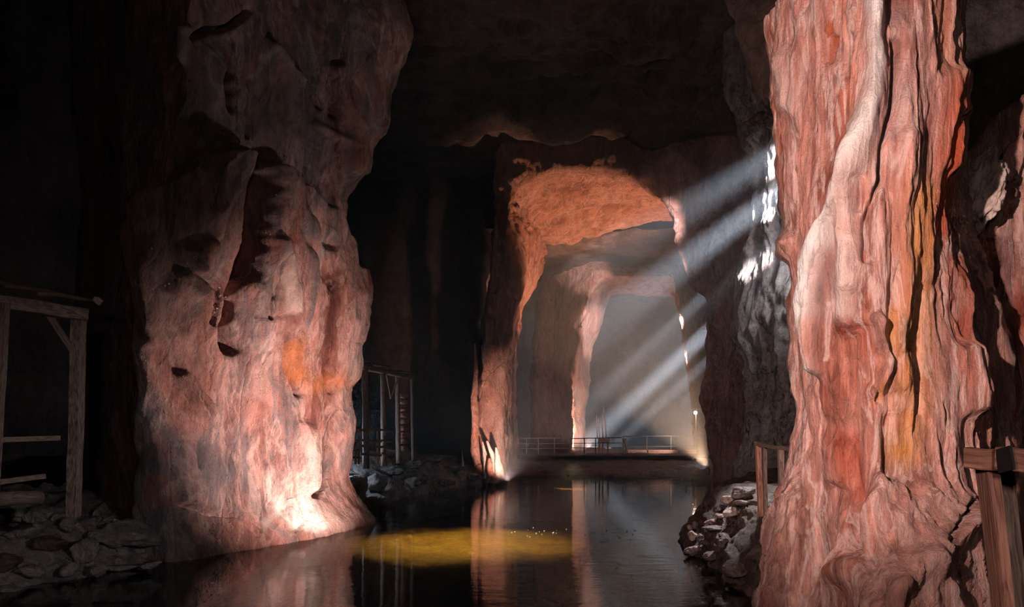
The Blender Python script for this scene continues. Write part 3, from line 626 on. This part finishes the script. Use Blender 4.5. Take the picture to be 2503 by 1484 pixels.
# log crib: stacked short timbers
yy = [968, 983, 999, 1015, 1031, 1047, 1063, 1079, 1096]
nm = ['topmost', 'second', 'third', 'fourth', 'fifth', 'sixth', 'seventh', 'eighth', 'lowest']
for i, y in enumerate(yy):
    w = R.uniform(10, 13); o = beam([wp(985 - w + R.uniform(-1, 1), y, 33.3), wp(985 + w, y + R.uniform(-1, 1), 33.5)], .26, .25, M_redwood, 'crib_timber', None, 10, 300 + i, .07)
    tag(o, f'short stacked log, {nm[i]} in the column of nine beside the last porch post' if 0 < i < 8 else f'short stacked log, {nm[i]} one of the log column by the porch', 'log', 'logs stacked in a column beside the porch')

# right shore railing
rr_ = empty('shore_railing', (0, 0, 0)); tag(rr_, 'wooden railing on the right shore, half hidden behind the bright pillar', 'railing')
part('post', rr_, (1853, 1085, 15.5), (1860, 1262, 15.5), .1, .1, M_redwood); part('post', rr_, (1870, 1090, 15), (1871, 1262, 15), .07, .07, M_wood)
part('top_rail', rr_, (1849, 1083, 15.6), (1874, 1091, 14.9), .1, .08, M_wood); part('top_rail', rr_, (1870, 1089, 15), (1985, 1105, 11), .1, .07, M_wood)
part('post', rr_, (1908, 1100, 13), (1912, 1290, 13), .09, .09, M_wood); part('brace', rr_, (1866, 1120, 15.1), (1873, 1145, 15), .03, .03, M_wood)

# near right bottom railing
nr = empty('handrail_frame', (0, 0, 0)); tag(nr, 'reddish wooden handrail and post in the lower right corner, nearest the camera', 'railing')
part('top_rail', nr, (2364, 1120, 3.3), (2452, 1122, 3.2), .09, .085, M_redwood, wob=.05)
part('top_rail', nr, (2446, 1121, 3.16), (2640, 1136, 2.9), .09, .088, M_redwood, wob=.06)
part('post', nr, (2413, 1140, 3.28), (2462, 1600, 3.2), .05, .09, M_redwood, wob=.09); part('post', nr, (2440, 1140, 3.4), (2496, 1600, 3.35), .09, .06, M_wood, wob=.08)
o = beam([wp(2451, 1095, 3.1), wp(2462, 1152, 3.08)], .012, .1, M_darkiron, 'binding_strap', nr, 4, 7)

# ------------------------------------------------------------------ far deck
dk = empty('boardwalk', (0, 0, 0)); tag(dk, 'pale board walkway edge catching the light beyond the water', 'walkway')
M_pal = wood_mat('pale_board', (.5, .3, .24), (.8, .58, .5))
for a, b in ((1529, 1579), (1582, 1654), (1674, 1701)):
    part('deck_board', dk, (a, 1104, 60.4), (b, 1104, 60.4), .9, .26, M_pal, wob=.01)
def rail_run(lab, x0, x1, posts, ytop=1071, D=60, mat=M_iron, mids=(1085, 1097)):
    e = empty('metal_railing', (0, 0, 0)); tag(e, lab, 'railing')
    part('top_rail', e, (x0, ytop + 1, D), (x1, ytop - 1, D), .06, .07, mat)
    for y in mids: part('mid_rail', e, (x0, y, D), (x1, y - 1, D), .04, .045, mat)
    for p in posts: part('post', e, (p, ytop, D), (p, 1112, D), .07, .07, mat)
rail_run('thin metal railing run between the near arch leg and the far lit pier', 1255, 1396, (1287, 1316, 1355, 1393))
rail_run('thin metal railing run crossing in front of the bright far pier', 1396, 1520, (1428, 1456), mat=M_darkiron, mids=(1084, 1095))
rail_run('thin metal railing run behind the lit walkway boards', 1522, 1712, (1523, 1581, 1640, 1700), 1066, 60.2, mids=(1092,))
fr = empty('wooden_scaffold', (0, 0, 0)); tag(fr, 'pale spired timber frame on the far deck right of the bright pier', 'frame')
part('box', fr, (1463, 1077, 59.6), (1489, 1077, 59.6), .5, .34, M_pal)
for x in (1465, 1473, 1486): part('leg', fr, (x, 1082, 59.6), (x, 1112, 59.6), .12, .12, M_pal)
part('pole', fr, (1474, 1075, 59.6), (1472, 1030, 59.6), .08, .08, M_pal, 8); part('pole', fr, (1482, 1075, 59.6), (1479, 1018, 59.6), .08, .08, M_pal, 8)
part('pole', fr, (1472, 1030, 59.6), (1475, 994, 59.6), .06, .06, M_pal, 8, taper=.4); part('pole', fr, (1479, 1018, 59.6), (1475, 1000, 59.6), .06, .06, M_pal, 8)
part('pole', fr, (1460, 1072, 59.6), (1458, 1014, 59.6), .05, .05, M_pal, 8); part('pole', fr, (1466, 1072, 59.6), (1462, 1022, 59.6), .05, .05, M_pal, 8)
ls = empty('leaning_stand', (0, 0, 0)); tag(ls, 'small leaning stand with pale head beside the start of the lit boards', 'stand')
part('leg', ls, (1524, 1076, 59.6), (1536, 1112, 59.6), .09, .09, M_iron); part('leg', ls, (1523, 1078, 59.6), (1522, 1112, 59.6), .07, .07, M_iron)
part('head', ls, (1521, 1076, 59.5), (1530, 1075, 59.5), .2, .2, M_pal)

# lamp on its pole
lp = empty('lamp_post', (0, 0, 0)); tag(lp, 'slim lamp post with a small bright bulb, right end of the far railing', 'lamp')
part('pole', lp, (1701, 1008, 58.6), (1702, 1118, 58.6), .08, .08, M_iron, 8)
ob = blob('lamp_bulb', W(1700, 1009, 58.4), (.13, .13, .13), plain('lamp_glow', (1, .8, .62), .4, 0, 60), lp, 1, .0, sub=14); ob['label'] = 'glowing bulb'

# small white beads added to stand for glints on the water
bead = blob('glint_bead', (0, 0, 0), (.018, .018, .014), plain('glint_white', (.95, .93, .9), .2), None, 5, .05, sub=6)
for i in range(46):
    o = bead if i == 0 else bead.copy()
    if i: col.objects.link(o)
    if i < 32: px, py, k = R.uniform(1250, 1560), R.gauss(1302, 7), R.uniform(.7, 1.5)
    else: px, py, k = R.uniform(1540, 1705), R.gauss(1176, 3), R.uniform(1, 2)
    D = 3 * F / (py - HY); o.location = ((px - CX) / F * D, D, .008); o.scale = (k,) * 3
    tag(o, 'tiny white bead standing for a glint on the open water' if i < 32 else 'tiny white bead standing for a glint on the far water before the right arch leg', 'bubble', 'glint beads on the open water' if i < 32 else 'glint beads on the far water')

# ------------------------------------------------------------------ lights
def look(o, tgt):
    o.rotation_euler = (Vector(tgt) - o.location).to_track_quat('-Z', 'Y').to_euler()
def spot(name, loc, tgt, e, c, ang, blend=.5, r=.05):
    l = bpy.data.lights.new(name, 'SPOT'); l.energy = e; l.color = c; l.spot_size = math.radians(ang); l.spot_blend = blend; l.shadow_soft_size = r
    o = bpy.data.objects.new(name, l); col.objects.link(o); o.location = loc; look(o, tgt); return o
def point(name, loc, e, c, r=.1):
    l = bpy.data.lights.new(name, 'POINT'); l.energy = e; l.color = c; l.shadow_soft_size = r
    o = bpy.data.objects.new(name, l); col.objects.link(o); o.location = loc; return o
SAL = (1, .62, .5); WARM = (1, .55, .32); WHT = (1, .92, .9); COOL = (.62, .8, 1)
# left pillar: flood across the water and one lamp at the ledge
spot('floodlight_left', (-.3, 18.7, .7), W(650, 1000, 22), 6500, (1, .66, .57), 76, .9, .06)
spot('floodlight_ledge', W(800, 1290, 20.8)[:2] + (.6,), W(740, 1180, 22), 300, (1, .8, .7), 130, .6, .04)
# right pillar
spot('floodlight_right', (-2.2, .5, 4.8), W(2060, 450, 8), 8000, (1, .74, .67), 60, .8, .08)
# arch soffit and legs
spot('arch_lamp_right', (12.55, 50, .6), (3.6, 53, 17), 26000, WARM, 64, .5, .2)
spot('arch_lamp_left', W(1240, 1120, 38)[:2] + (.5,), W(1238, 1020, 45), 4200, SAL, 56, .6, .1)
spot('far_arch_lamp', W(1714, 1090, 67)[:2] + (1.6,), W(1500, 690, 67), 4000, SAL, 60, .6, .2)
spot('far_arch_lamp_left', W(1440, 1090, 63)[:2] + (1.5,), W(1405, 1000, 65), 4000, SAL, 130, .6, .1)
spot('fill_boards', W(1697, 1040, 58.6), W(1590, 1102, 60.3), 900, (1, .72, .58), 50, .9, .05)  # added spot that brightens the deck boards
point('lamp_post_light', W(1697, 1009, 58), 90, (1, .75, .55), .1)
# daylight shafts falling from openings hidden behind the right hand rock
def shaft(px, py, D, qx, qy, qD, e, ang, r=.35):
    spot('daylight_shaft', W(px, py, D), W(qx, qy, qD), e, (.95, .93, 1), ang, .45, r)
shaft(1985, 330, 27, 1638, 545, 44, 160000, 8, .5)
shaft(1985, 420, 27, 1650, 668, 44, 420000, 7, .5)
shaft(1985, 500, 27, 1640, 860, 44, 60000, 6)
shaft(1800, 650, 57, 1470, 960, 76, 500000, 4.5, .5)
shaft(1800, 745, 57, 1480, 1045, 76, 1400000, 5, .6)
shaft(1800, 820, 57, 1500, 1090, 76, 500000, 3.5, .4)
spot('daylight_wall', W(1990, 330, 26), W(1880, 490, 31), 1500, (.95, .95, 1), 60, .8, .5)
spot('right_glow', (10.6, 27.4, 9.4), W(1820, 760, 33), 900, (.85, .92, 1), 95, .9, .3)  # unseen light added to brighten the mist and right wall
spot('daylight_shore', W(1985, 350, 26), W(1760, 1280, 18), 16000, (.98, .93, .92), 16, .8, .3)
point('chamber_glow', (19.2, 75, 12), 12000, COOL, 1)  # unseen point added so the chamber mist glows
point('far_chamber_glow', (25, 82, 9), 6500, COOL, 1)  # second added point, brightening mist behind the far arch
# unseen fill lights added to lift dark parts; yellow lamps light the shoals
spot('fill_left', (3.4, 18.6, 2.2), W(720, 180, 22), 850, (1, .84, .8), 50, .9, .3)
spot('fill_roof', (1.5, 20, 4), (2.5, 24.5, 20), 900, (1, .78, .68), 70, .9, .2)
point('fill_porch', (-7.4, 31, 2.3), 260, COOL, .05)
spot('bank_lamp', (2, 6, 3.6), (-10.5, 15.5, 1.2), 950, (.95, .95, 1), 38, .9, .1)
spot('fill_void', (-12.5, 40, 3), (-3, 45, 2.2), 700, COOL, 44, .9, .2)
spot('fill_rail', (-1, .3, 4), (2.1, 3.2, 2.6), 110, (1, .7, .6), 36, .8, .05)
point('fill_near', (0, -2, 4.2), 450, (1, .8, .75), .3)
spot('yellow_lamp', (-1.3, 22.3, 9), (-1.3, 22.2, 0), 8500, (1, .88, .45), 46, 1, .1)
spot('yellow_lamp_far', (3.4, 43.5, 1.2), (3.4, 43.6, 0), 260, (1, .75, .35), 135, .8, .1)

# ------------------------------------------------------------------ world, camera, render look
w = bpy.data.worlds.new('cave_air'); bpy.context.scene.world = w; w.use_nodes = True; t = w.node_tree; t.nodes.clear()
out = t.nodes.new('ShaderNodeOutputWorld'); bg = t.nodes.new('ShaderNodeBackground'); bg.inputs[0].default_value = (0, 0, 0, 1)
t.links.new(bg.outputs[0], out.inputs[0])
hm = bpy.data.materials.new('cave_haze'); ht = nt(hm); ho = ht.nodes.new('ShaderNodeOutputMaterial'); vs = ht.nodes.new('ShaderNodeVolumeScatter')
vs.inputs['Color'].default_value = (.76, .9, 1, 1); vs.inputs['Density'].default_value = .008; vs.inputs['Anisotropy'].default_value = .0
ht.links.new(vs.outputs[0], ho.inputs['Volume'])
bx = [(x, y, z) for x in (-30, 30) for y in (26.6, 97) for z in (-.3, 30)]
me = bpy.data.meshes.new('haze'); me.from_pydata(bx, [], [(0, 1, 3, 2), (4, 6, 7, 5), (0, 4, 5, 1), (2, 3, 7, 6), (0, 2, 6, 4), (1, 5, 7, 3)])
tag(link('haze', me, hm), 'thin grey mist filling the far half of the cave, lit by slanting daylight shafts', 'mist', kind='stuff')
cam = bpy.data.cameras.new('camera'); co = bpy.data.objects.new('camera', cam); col.objects.link(co)
co.location = (0, 0, CAMZ); co.rotation_euler = (math.pi / 2, 0, 0)
cam.sensor_width = 36; cam.lens = 36 * F / 2503; cam.shift_y = (HY - 742) / 2503; cam.clip_end = 300
sc = bpy.context.scene; sc.camera = co
sc.view_settings.view_transform = 'Standard'; sc.view_settings.look = 'None'; sc.view_settings.gamma = 1; sc.view_settings.use_curve_mapping = False
sc.view_settings.exposure = 0
cy = sc.cycles; cy.max_bounces = 4; cy.diffuse_bounces = 1; cy.glossy_bounces = 2; cy.transmission_bounces = 2; cy.volume_bounces = 0; cy.transparent_max_bounces = 6
cy.use_adaptive_sampling = True; cy.adaptive_threshold = .07; cy.adaptive_min_samples = 12; cy.use_denoising = True; cy.caustics_reflective = False; cy.caustics_refractive = False; cy.sample_clamp_indirect = 3

# put every Empty at the base of its thing
for e in [o for o in bpy.data.objects if o.type == 'EMPTY']:
    kids = [k for k in bpy.data.objects if k.parent == e]
    co_ = [k.location + v.co for k in kids for v in k.data.vertices]
    lo = [min(c[i] for c in co_) for i in range(3)]; hi = [max(c[i] for c in co_) for i in range(3)]
    base = Vector(((lo[0] + hi[0]) / 2, (lo[1] + hi[1]) / 2, lo[2])); e.location = base
    for k in kids: k.location = k.location - base
